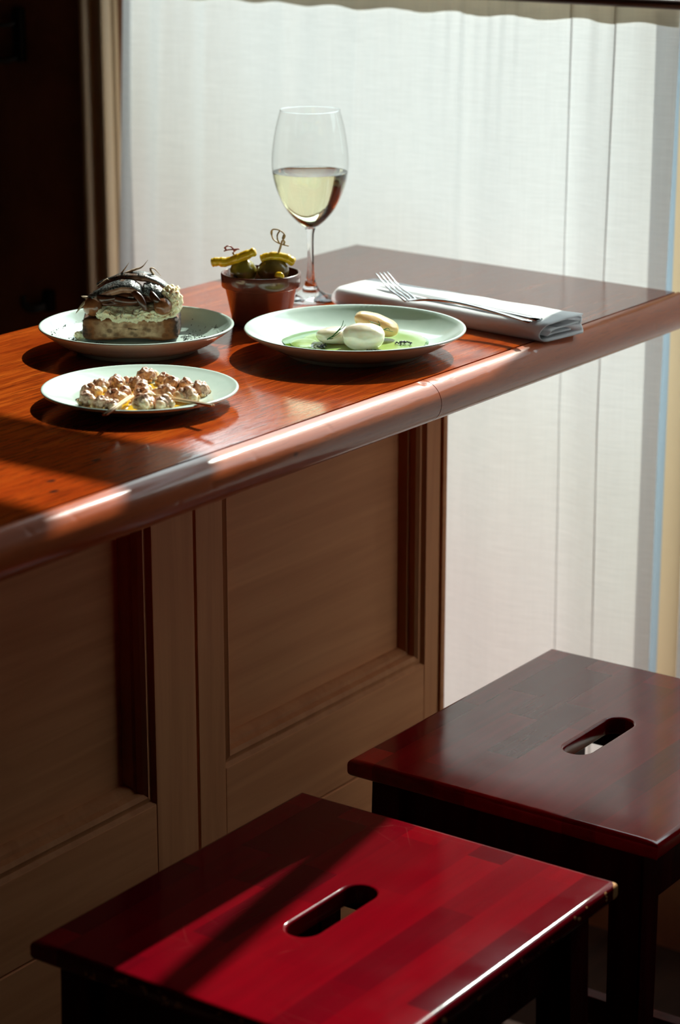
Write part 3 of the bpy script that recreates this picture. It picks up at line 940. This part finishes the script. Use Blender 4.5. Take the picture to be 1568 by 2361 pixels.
def clam_meshes(seed):
    rnd = random.Random(seed)
    def wr(p, d):
        return p + d * (.0007 * math.sin(p.x * 1100 + 3 * noise.noise(p * 180)) * max(0, d.z) + .0012 * noise.noise(p * 260))
    cap = blob_me('mantle', (.0086, .0068, .0060), 4, .16, 1.7, seed + 20, flat_bottom=-.0050, fn=wr)
    foot = blob_me('foot', (.0060, .0046, .0042), 4, .12, 1.8, seed, flat_bottom=-.0036)
    sx = 1 if seed % 2 else -1
    for v in foot.vertices: v.co += Vector((.0062 * sx, -.0030, -.0008))
    lobe = blob_me('foot', (.0042, .0034, .0032), 3, .12, 2, seed + 5)
    bm = bmesh.new(); bm.from_mesh(foot)
    for v in lobe.vertices: v.co += Vector((-.0045 * sx, -.0052, -.0016))
    bm.from_mesh(lobe); bm.to_mesh(foot); bm.free(); bpy.data.meshes.remove(lobe)
    # frill: a wavy skirt round the foot of the clam
    vs, fs = [], []
    N = 44
    for i in range(N + 1):
        a = -2.9 + 4.9 * i / N
        wv = .0008 * math.sin(8 * a + seed) + .0005 * math.sin(17 * a)
        for (dr, dz) in ((-.0016, -.0048), (.0012 + wv, -.0046), (.0024 + wv, -.0032 + .8 * wv), (.0014 + wv, -.0018 + wv), (-.0012, -.0020)):
            vs.append(((.0084 + dr) * math.cos(a), (.0066 + dr) * math.sin(a), dz))
    for i in range(N):
        for k in range(5):
            fs.append((i * 5 + k, i * 5 + (k + 1) % 5, (i + 1) * 5 + (k + 1) % 5, (i + 1) * 5 + k))
    fs += [tuple(range(5)), tuple(range(N * 5, N * 5 + 5))]
    me = bpy.data.meshes.new('frill'); me.from_pydata(vs, [], fs)
    for mesh, mt in ((foot, 'clam'), (cap, 'mantle'), (me, 'frill')):
        mesh.materials.append(MAT[mt])
        for p in mesh.polygons: p.use_smooth = True
    return foot, cap, me
VARS = [clam_meshes(k) for k in range(5)]
# pixel, size, turn, variant, label
CLAMS = [(192, 921, 1.05, 2.6, 0, 'cream clam at the lower left edge of the heap'), (206, 900, 1.1, 1.2, 1, 'brown wrinkled clam at the far left of the heap'),
         (231, 887, 1.05, .4, 2, 'clam with a pale round foot at the upper left of the heap'), (267, 881, 1.1, 2.0, 3, 'plump brown clam between the upper left and the topmost clams'),
         (232, 929, 1.0, 3.6, 4, 'dark clam at the lower left, left of the short skewer'), (262, 914, 1.15, .9, 1, 'brown clam just above the short skewer'),
         (287, 902, 1.0, 5.2, 0, 'cream clam left of the middle, above the skewers'), (259, 934, .75, 1.8, 2, 'small clam tucked against the left side of the short skewer'),
         (313, 882, 1.0, .2, 3, 'clam with tan frill below the topmost clam'), (337, 864, 1.15, 3.9, 4, 'topmost wrinkled clam, standing tallest at the back'),
         (329, 893, 1.1, 2.2, 0, 'brown clam in the very middle of the heap'), (330, 911, 1.15, .6, 1, 'frilled clam right of where the skewers meet'),
         (343, 926, .95, 4.4, 2, 'clam between the middle and the front edge of the plate'), (331, 939, 1.1, 6.0, 3, 'cream clam nearest the front rim of the plate'),
         (380, 932, 1.1, 1.5, 4, 'glossy brown clam at the front, under the long skewer'), (381, 903, 1.15, .3, 0, 'pale striped clam above the long skewer'),
         (396, 883, 1.15, 5.6, 2, 'smooth orange-white clam at the upper right'), (379, 871, .95, 3.0, 1, 'clam at the back right of the topmost one'),
         (429, 885, 1.0, 2.4, 3, 'dark brown clam at the right back of the heap'), (430, 909, 1.2, .8, 4, 'greyish ridged clam right of the long skewer middle'),
         (460, 896, 1.15, 4.0, 1, 'grey-brown clam at the far right of the heap'), (289, 875, .8, 1.0, 2, 'small pale clam at the back, left of the topmost clam')]
for u, v, k, rz, vi, lab in CLAMS:
    p = at(u, v + 2, .9625)
    dv = Vector((p.x - P1.x, p.y - P1.y, 0)); rr = dv.length
    lift = max(0, rr - .060) * .35      # the back ones lie on top of the heap
    if rr > .060: p = P1 + dv * (.060 / rr)
    p.z = ZT + .0068 + .0052 * k + lift
    root = thing('clam', lab, 'clam', p, rz, 'shelled clams on the round plate')
    root.scale = (k * .94, k * .94, k * 1.12)
    for me in VARS[vi]:
        o = bpy.data.objects.new(me.name.split('.')[0], me); COL.objects.link(o); o.parent = root
# little orange siphon tips poking out
def skewer(label, a, b, rise):
    pa, pb = at(a[0], a[1], ZT + .0150), at(b[0], b[1], ZT + .0185)
    d = (pb - pa)
    side = Vector((-d.y, d.x, 0)).normalized() * .00135
    root = thing('skewer', label, 'skewer', pa)
    for s_ in (-1, 1):
        tubes('stick', [([side * s_, side * s_ + d * .5, side * s_ + d], [.0013, .0013, .0012])], MAT['bamboo'], root, n=8)
skewer('short pale wooden skewer reaching over the front rim of the plate', (304, 913), (241, 956), 0)
skewer('long pale wooden skewer pointing to the right rim of the plate', (358, 912), (490, 935), 0)
# oil pooled under the clams
def pool(name, label, cat, c, r, z, mat, seed, sx=1.0, sy=1.0, wob=.08, dome=.0006, kind=None, n=96, rings=6, rot=0.0):
    vs, fs = [], []
    vs.append((0, 0, dome))
    for j in range(1, rings + 1):
        q = j / rings
        for i in range(n):
            a = 2 * math.pi * i / n
            k = r * (1 + wob * noise.fractal(Vector((1.3 * math.cos(a), 1.3 * math.sin(a), seed)), 1, 2, 3))
            zz = dome * (1 - q ** 4) - (.0004 if j == rings else 0)
            vs.append((sx * k * q * math.cos(a), sy * k * q * math.sin(a), zz))
    for i in range(n): fs.append((0, 1 + i, 1 + (i + 1) % n))
    for j in range(rings - 1):
        for i in range(n):
            a, b = 1 + j * n + i, 1 + j * n + (i + 1) % n
            fs.append((a, a + n, b + n, b))
    o = link_mesh(name, vs, fs, mat, None, Vector((c.x, c.y, z)), rotz=rot)
    return tag(o, label, cat, kind=kind)
pool('oil_pool', 'golden oil pooled around the clams', 'oil', P1 + Vector((0.004, -.004, 0)), .054, ZT + .0074, MAT['oil'], 2.0, 1, .98, .10, .0004)

# ------------------------------------------------------------------ scallop dish
m = M('green_oil', rough=.04, coat=.5, coatr=.02)
m.set('color', m.ramp(m.noise(m.coords((30,) * 3), 1, 3), [(.3, (.05, .17, .005)), (.7, (.12, .30, .012))])); MAT['green_oil'] = m.m
m = M('green_sauce', rough=.22, coat=.35, coatr=.1)
m.set('color', m.ramp(m.noise(m.coords((45,) * 3), 1, 3), [(.3, (.25, .39, .085)), (.7, (.34, .48, .14))])); MAT['sauce'] = m.m
m = M('raw_scallop', rough=.18, coat=.6, coatr=.05, sss=.5, ssr=(.012, .008, .005), sscale=1.0)
nn = m.noise(m.coords((55,) * 3), 1, 3)
m.set('color', m.ramp(nn, [(.3, (.86, .74, .54)), (.7, (.94, .88, .74))])); m.bump(m.noise(m.coords((300,) * 3), 1, 3), .0003, .5); MAT['scallop'] = m.m
m = M('scallop_coral', rough=.18, coat=.6, coatr=.05, sss=.5, ssr=(.012, .007, .003), sscale=1.0, color=(.93, .66, .34)); MAT['coral'] = m.m
m = M('dill_green', rough=.45, color=(.03, .13, .025)); MAT['dill'] = m.m
m = M('black_roe', rough=.12, coat=.6, color=(.006, .007, .008)); MAT['roe'] = m.m

SC = at(822, 784, ZT + .0085)
pool('green_oil', 'bright green oil ringing the pale green sauce in the large dish', 'oil', SC, .0765, ZT + .0082, MAT['green_oil'], 1.0, 1, 1, .03, .0003)
pool('green_sauce', 'pale green sauce spread over the middle of the large dish', 'sauce', SC + RT * .0075, .0650, ZT + .0086, MAT['sauce'], 5.0, 1.03, 1.0, .10, .0010)
pool('sauce_drop', 'round pale blob of sauce at the left edge of the green pool', 'sauce', at(702, 790, ZT + .009), .0150, ZT + .0090, MAT['sauce'], 8.0, 1.0, 1.4, .08, .0014, rot=YAW)

def scallop(label, u, v, size, lift, rot=0, mat='scallop', tilt=(0, 0), seed=0):
    P = at(u, v, ZT + .0095)
    me = blob_me('scallop', size, 5, .06, 1.15, seed + 2, power=.85, flat_bottom=-size[2] * .9, fn=lambda p, d: p + d * .0005 * noise.noise(p * 90))
    o = link_me('scallop', me, MAT[mat], None, Vector((P.x, P.y, ZT + .0092 + size[2] * .9 + lift)))
    o.rotation_euler = (tilt[0], tilt[1], YAW + rot)
    return tag(o, label, 'scallop', 'raw scallop pieces in green sauce')
scallop('largest white scallop piece, front and centre in the green sauce', 838, 803, (.0220, .0170, .0138), 0, .05, seed=3)
scallop('flat translucent scallop piece at the left of the three', 782, 789, (.0240, .0165, .0085), 0, .15, tilt=(0, .0), seed=6)
scallop('orange-tinged scallop piece lying over the back of the others', 868, 780, (.0240, .0150, .0100), .0065, -.22, 'coral', tilt=(0, .30), seed=9)

def dill(label, base, stem, leaves):
    b = on_facing(*stem[0], base)
    root = thing('dill_sprig', label, 'herb', b)
    pts = smooth_path([on_facing(*q, base) - b for q in stem], 6)
    tubes('stem', [(pts, [.0007 * (1 - .6 * i / len(pts)) for i in range(len(pts))])], MAT['dill'], root, n=6)
    for lf in leaves:
        q = smooth_path([on_facing(x, y, base) - b + FWD * dz for x, y, dz in lf], 5)
        tubes('frond', [(q, [.00055 * (1 - .6 * i / len(q)) for i in range(len(q))])], MAT['dill'], root, n=5)
base = at(780, 789, ZT + .0095) - FWD * .021
dill('dill sprig standing up on the left scallop piece', base, [(754, 783), (768, 774), (781, 762), (789, 750), (792, 739)],
     [[(768, 774, 0), (776, 766, -.003), (784, 757, -.004)], [(760, 779, 0), (772, 775, -.003), (785, 766, -.004)], [(781, 762, 0), (790, 756, .003), (797, 748, .004)], [(757, 781, 0), (766, 780, .003), (775, 775, .004)]])
base = at(868, 780, ZT + .0095) - FWD * .030
dill('dill sprig lying across the orange-tinged scallop piece', base, [(845, 745), (858, 751), (872, 757), (886, 760), (906, 765)],
     [[(872, 757, 0), (876, 749, .002), (872, 739, .003)], [(872, 757, 0), (862, 748, -.002), (850, 739, -.003)], [(876, 750, .002), (866, 745, 0), (853, 741, 0)], [(858, 751, 0), (850, 748, -.003), (842, 747, -.004)], [(886, 760, 0), (894, 757, -.002), (899, 762, -.003)]])
def roe(label, u, v, n_, sx, sy, seed):
    rnd = random.Random(seed)
    P = at(u, v, ZT + .0100)
    bm = bmesh.new()
    for _ in range(n_):
        x, y = rnd.gauss(0, sx), rnd.gauss(0, sy)
        z = .0008 + .0016 * max(0, 1 - (x / (2 * sx)) ** 2 - (y / (2 * sy)) ** 2) * rnd.random()
        bmesh.ops.create_icosphere(bm, subdivisions=2, radius=.00085, matrix=Matrix.Translation((x, y, z)))
    me = bpy.data.meshes.new('roe_heap'); bm.to_mesh(me); bm.free()
    o = link_me('roe_heap', me, MAT['roe'], None, P, rotz=YAW)
    tag(o, label, 'caviar', 'little heaps of black roe', 'stuff')
roe('little heap of black roe at the left of the white scallop', 744, 800, 46, .0020, .0040, 1)
roe('little heap of black roe in front of the white scallop', 868, 812, 60, .0055, .0026, 2)
roe('little heap of black roe at the right on the green sauce', 929, 792, 34, .0042, .0022, 3)

# ------------------------------------------------------------------ terracotta pot with olives
PB = Vector((-1.5275, 2.0060, ZT))
prof = [(0, 0), (.0290, 0), (.0310, .0012), (.0318, .004), (.0393, .0405), (.0400, .0412), (.0425, .0418), (.0432, .0428), (.0438, .0555), (.0433, .0568), (.0424, .0572),
        (.0412, .0570), (.0404, .0560), (.0385, .040), (.0300, .008), (.028, .006), (0, .006)]
o = lathe('pot', prof, MAT['pot'], None, PB, 96)
tag(o, 'small glossy terracotta pot holding olives and peppers', 'pot')
m = M('green_olive', rough=.22, coat=.5, coatr=.08)
nn = m.noise(m.coords((70,) * 3), 1, 3)
m.set('color', m.ramp(nn, [(.3, (.20, .155, .015)), (.7, (.33, .26, .045))])); MAT['olive'] = m.m
m = principled('dark_olive', (.15, .095, .022), (.24, .155, .045), 70, rough=.25, coat=.5); MAT['olive2'] = m.m
m = M('olive_pit_hole', rough=.6, color=(.03, .012, .005)); MAT['pit'] = m.m
m = M('yellow_pepper', rough=.22, coat=.5, coatr=.08, sss=.15, ssr=(.004, .002, .001), sscale=1.0)
nn = m.noise(m.coords((90,) * 3), 1, 3)
m.set('color', m.ramp(nn, [(.3, (.80, .45, .010)), (.7, (.95, .62, .03))])); m.bump(nn, .001, .3); MAT['pepper'] = m.m
m = principled('pick_bamboo', (.38, .22, .09), (.55, .36, .17), 200, rough=.5); MAT['pick'] = m.m
m = principled('pick_red', (.30, .055, .05), (.46, .12, .10), 200, rough=.4, coat=.3); MAT['knot'] = m.m
NEAR = Vector((math.sin(YAW), -math.cos(YAW), 0))    # towards the camera on the ground
def olive(label, u, v, fwd, size, mat, rz=0, hole=None):
    c = on_facing(u, v, PB + NEAR * fwd)
    root_me = blob_me('olive', size, 4, .02, 1.5, 2)
    root = link_me('olive', root_me, MAT[mat], None, c, rotz=YAW + rz)
    tag(root, label, 'olive', 'olives in the terracotta pot')
    if hole:
        h = Vector(hole).normalized()
        me = blob_me('pit_hole', (.0036, .0036, .0012), 3, .1, 2, 1)
        me.transform(Matrix.Translation(Vector((h.x * size[0], h.y * size[1], h.z * size[2])) * .97) @ h.to_track_quat('Z', 'Y').to_matrix().to_4x4())
        link_me('pit_hole', me, MAT['pit'], root)
    return c
oc1 = olive('shiny green olive at the left in the terracotta pot', 561, 626, .006, (.0146, .0150, .0142), 'olive', 0, (-.55, -.75, -.35))
oc2 = olive('larger brown-green olive at the right in the terracotta pot', 630, 624, .006, (.0172, .0150, .0140), 'olive2')
for k, (dx, dy, dz) in enumerate(((-.013, .000, .020), (.013, .002, .0205), (0, .018, .029))):
    me = blob_me('olive', (.0135, .0135, .0128), 3, .02, 1.5, k)
    o = link_me('olive', me, MAT['olive'], None, PB + RT * dx - NEAR * dy + Vector((0, 0, dz)))
    tag(o, ('olive buried at the left bottom of the terracotta pot', 'olive buried at the right bottom of the terracotta pot', 'olive buried at the back of the terracotta pot')[k], 'olive', 'olives in the terracotta pot')
def pepper(label, pts, rad, fwd):
    P = PB + NEAR * fwd
    q = smooth_path([on_facing(u, v, P) for u, v in pts], 8)
    b = q[0].copy()
    k = len(q)
    r = [rad * (1 + .16 * noise.noise(Vector((i * .45, fwd * 50, 0)))) for i in range(k)]
    r[0] *= .62; r[1] *= .92; r[-1] *= .62; r[-2] *= .94
    o = tubes('pepper', [([p - b for p in q], r)], MAT['pepper'], None, b, n=14, flat=.8)
    return tag(o, label, 'pepper', 'pickled yellow peppers on the pot')
pepper('straight pickled yellow pepper jutting out over the left of the pot', [(487, 606), (503, 603), (520, 604), (545, 597), (570, 587), (590, 579)], .0062, .010)
pepper('curved pickled yellow pepper arched over the right olive', [(601, 598), (618, 592), (640, 591), (660, 595), (679, 606)], .0060, .006)
me = blob_me('pepper', (.0060, .004, .0048), 3, .15, 2, 4)
o = link_me('pepper', me, MAT['pepper'], None, on_facing(644, 637, PB + NEAR * .030))
tag(o, 'little tip of yellow pepper showing at the front rim of the pot', 'pepper', 'pickled yellow peppers on the pot')
def pick(label, shaft, loops, fwd, shaft_mat, knot_mat):
    P = PB + NEAR * fwd
    s0 = on_facing(*shaft[0], P)
    root = thing('pick', label, 'pick', s0)
    pts = [on_facing(u, v, P) - s0 for u, v in shaft]
    tubes('shaft', [(pts, [.0012] * len(pts))], MAT[shaft_mat], root, n=7)
    for lp in loops:
        q = smooth_path([on_facing(u, v, P) - s0 + NEAR * dz for u, v, dz in lp], 7)
        tubes('knot', [(q, [.0013] * len(q))], MAT[knot_mat], root, n=7, flat=.6)
pick('bamboo cocktail pick with a red knot, through the left pepper', [(556, 618), (546, 598), (537, 582)],
     [[(523, 577, 0), (519, 571, .002), (524, 566, .004), (531, 567, .002), (537, 573, 0), (540, 579, -.002)], [(517, 578, .002), (526, 575, .003), (538, 575, 0), (551, 574, -.001)], [(540, 580, 0), (545, 575, .002), (552, 573, .003)]], .008, 'pick', 'knot')
pick('bamboo cocktail pick with a looped knot, upright through the right olive', [(634, 612), (640, 590), (646, 572), (651, 555)],
     [[(651, 556, 0), (656, 546, .002), (655, 538, .003), (647, 531, .003), (637, 528, .002), (628, 530, 0), (626, 540, -.002), (630, 552, -.002), (640, 559, 0), (652, 563, .002), (666, 566, .003)],
      [(655, 540, .003), (652, 549, .004), (656, 556, .003), (655, 562, .002)], [(645, 532, .002), (640, 540, .003), (640, 551, .003), (644, 559, .002)]], .006, 'pick', 'pick')

# ------------------------------------------------------------------ wine glass and wine
GB = Vector((-1.561, 2.144, ZT))
root = thing('wine_glass', 'tall stemmed wine glass half full of white wine', 'glass', GB)
bowl = [(.0040, .0835), (.0085, .0848), (.0135, .0885), (.0200, .0945), (.0270, .1030), (.0330, .1135), (.0382, .1260), (.0418, .1385), (.0434, .1500), (.0437, .1580),
        (.0432, .1690), (.0416, .1820), (.0392, .1960), (.0362, .2080), (.0338, .2165)]
bowl = [(p.x, p.y) for p in smooth_path([Vector((r, z, 0)) for r, z in bowl], 4)]
lathe('bowl', [(0, .0830)] + bowl, MAT['glass'], root, None, 128)
rt_ = bpy.data.meshes.new('rim')
vs, fs = [], []
N, K = 128, 8
for i in range(N):
    a = 2 * math.pi * i / N
    for k in range(K):
        b = 2 * math.pi * k / K
        rr = .0338 + .00045 * math.cos(b)
        vs.append((rr * math.cos(a), rr * math.sin(a), .2165 + .00045 * math.sin(b)))
for i in range(N):
    for k in range(K):
        fs.append((i * K + k, ((i + 1) % N) * K + k, ((i + 1) % N) * K + (k + 1) % K, i * K + (k + 1) % K))
link_mesh('rim', vs, fs, MAT['crystal'], root)
stem = [(0, .0829), (.0062, .0826), (.0050, .0800), (.0040, .0760), (.0037, .0660), (.0037, .0500), (.0040, .0360), (.0050, .0250), (.0072, .0170), (.0110, .0110), (.0180, .0068),
        (.0260, .0042), (.0322, .0026), (.0330, .0016), (.0322, .0004), (.0300, .0002), (0, .0002)]
lathe('stem', stem, MAT['crystal'], root, None, 96)
lv = .1470
wp = [(r - .0007, z + .0004) for r, z in bowl if z < lv]
wp = [(0, wp[0][1])] + wp
rl = wp[-1][0] + (lv - wp[-1][1]) * .3
wp += [(rl, lv), (rl - .0012, lv - .0003), (0, lv - .0003)]
o = lathe('white_wine', wp, MAT['wine'], None, GB, 128)
tag(o, 'pale yellow white wine filling the lower half of the glass', 'wine')

# ------------------------------------------------------------------ napkin, fork and knife
NA = Vector((-1.5215, 2.1290, ZT)); NBv = Vector((-1.2260, 2.0960, ZT))
ax = (NBv - NA); NL = ax.length; ang = math.atan2(ax.y, ax.x)
# section: a cloth strip folded over several times, seen as a flat roll (w across, h up)
sec = []
def half_turn(cx_, cz_, r, a0, a1, n=8): return [(cx_ + r * math.cos(a0 + (a1 - a0) * i / n), cz_ + r * math.sin(a0 + (a1 - a0) * i / n)) for i in range(n + 1)]
WN = .080
H_ = .0195
lay = []
# outermost wrap, from the top at the back round the front edge and along the bottom to the back, then inner layers
lay += [(WN - .004, H_), (WN * .6, H_ + .0006), (.018, H_)]
lay += half_turn(.0125, H_ / 2 + .0002, H_ / 2, math.pi / 2, 3 * math.pi / 2, 10)
lay += [(.03, .0010), (WN - .012, .0010)]
lay += half_turn(WN - .0085, .0064, .0054, -math.pi / 2, math.pi / 2, 8)
lay += [(WN - .02, .0118), (.026, .0120)]
lay += half_turn(.0165, .0090, .0030, math.pi / 2, 3 * math.pi / 2, 6)
lay += [(.030, .0060), (WN - .020, .0058)]
def napkin_section(inner):
    return inner
NX = 60
vs, fs = [], []
K = len(lay)
for i in range(NX + 1):
    t = i / NX
    for k, (w, h) in enumerate(lay):
        hh = h * (1 - .06 * math.sin(3.1 * t + .4)) + (.0010 * noise.noise(Vector((t * 7, w * 40, 1))) if h > .004 else 0)
        ww = w + .0020 * noise.noise(Vector((t * 3.5, 2, h * 30))) + .0015 * math.sin(5 * t)
        x = t * NL + (.0035 * math.sin(k * .5) if i == NX else 0) - (.0020 * math.cos(k * .7) if i == 0 else 0)
        vs.append((x, ww, max(hh, .0009)))
for i in range(NX):
    for k in range(K - 1):
        fs.append((i * K + k, i * K + k + 1, (i + 1) * K + k + 1, (i + 1) * K + k))
o = link_mesh('napkin', vs, fs, MAT['napkin'], None, NA, rotz=ang)
sm = o.modifiers.new('thickness', 'SOLIDIFY'); sm.thickness = .0017; sm.offset = 0
tag(o, 'white cotton napkin folded flat under the cutlery', 'napkin')
# a second fold closes the back of the packet and gives the cloth its body
lay2 = [(WN - .004, H_ - .0025)] + half_turn(WN - .0078, H_ - .0060, .0033, math.pi / 2, -math.pi / 2, 6)[1:] + [(.03, H_ - .0062)]
vs, fs = [], []
K = len(lay2)
for i in range(NX + 1):
    t = i / NX
    for k, (w, h) in enumerate(lay2):
        vs.append((t * (NL - .002) + .001, w + .0015 * math.sin(5 * t), h * (1 - .06 * math.sin(3.1 * t + .4)) + .0006 * noise.noise(Vector((t * 7, w * 40, 1)))))
for i in range(NX):
    for k in range(K - 1): fs.append((i * K + k, i * K + k + 1, (i + 1) * K + k + 1, (i + 1) * K + k))
f2 = link_mesh('inner_fold', vs, fs, MAT['napkin'], o)
sm = f2.modifiers.new('thickness', 'SOLIDIFY'); sm.thickness = .0017; sm.offset = 0

ZN = ZT + H_ + .0015
# fork
b = at(1222, 742, ZN + .003)
root = thing('fork', 'polished steel fork with raised tines, resting over the knife', 'fork', b)
hp = [at(1222, 742, ZN + .003), at(1150, 721, ZN + .0055), at(1080, 703, ZN + .009), at(1030, 694, ZN + .010), at(990, 691, ZN + .006), at(962, 692, ZN + .0015), at(944, 690, ZN + .0015)]
p = smooth_path([q - b for q in hp], 6)
k = len(p)
rad = []
for i in range(k):
    t = i / (k - 1)
    w = .0048 * (1 - t / .55) + .0026 * min(1, t / .55) if t < .55 else .0026 + max(0, (t - .78) / .22) ** 1.5 * .0068
    rad.append((w, .0011 + .0006 * math.sin(math.pi * t)))
tubes('handle', [(p, rad)], MAT['steel'], root, n=12)
bs = p[-1]; pr = p[-2]
tipc = at(880, 629, ZN + .0225) - b
fd = (tipc - bs).normalized(); sd = fd.cross(Vector((0, 0, 1))).normalized()
for j in range(4):
    o_ = (j - 1.5) * .0052
    q = smooth_path([bs + sd * o_ * .92 - fd * .003, bs + fd * .010 + sd * o_ + Vector((0, 0, -.0006)), bs + (tipc - bs) * .55 + sd * o_ + Vector((0, 0, -.0032)), tipc + sd * o_], 6)
    kk = len(q)
    tubes('tine', [(q, [(.0017 * (1 - .55 * i / kk), .0010 * (1 - .4 * i / kk)) for i in range(kk)])], MAT['steel'], root, n=8)
# knife
b = at(1243, 737, ZN + .0015)
root = thing('knife', 'polished steel table knife lying partly under the fork', 'knife', b)
e = at(868, 658, ZN + .0015) - b
n1, n2 = e * .46, e * .49
p = smooth_path([Vector((0, 0, 0)), n1 * .5, n1], 6); k = len(p)
tubes('handle', [(p, [(.0058 - .0022 * i / k, .0021) for i in range(k)])], MAT['steel'], root, n=12)
sd = e.cross(Vector((0, 0, 1))).normalized()
vs, fs = [], []
NB_ = 20
for i in range(NB_ + 1):
    t = i / NB_
    c = n1 + (e - n1) * t
    wd = .0088 * (1 - max(0, (t - .75) / .25) ** 2.2 * .92) * min(1, .5 + t * 5)
    up_ = Vector((0, 0, .0008 * (1 - t)))
    vs += [c + sd * (wd * .45) + up_ * 1, c + sd * (wd * .45) - up_, c - sd * (wd * .75) - Vector((0, 0, .0003)), c - sd * (wd * .75) + Vector((0, 0, .0003))]
for i in range(NB_):
    for k in range(4): fs.append((i * 4 + k, i * 4 + (k + 1) % 4, (i + 1) * 4 + (k + 1) % 4, (i + 1) * 4 + k))
fs += [(0, 1, 2, 3), tuple(NB_ * 4 + k for k in range(4))]
sharp(link_mesh('blade', vs, fs, MAT['steel'], root), 30)
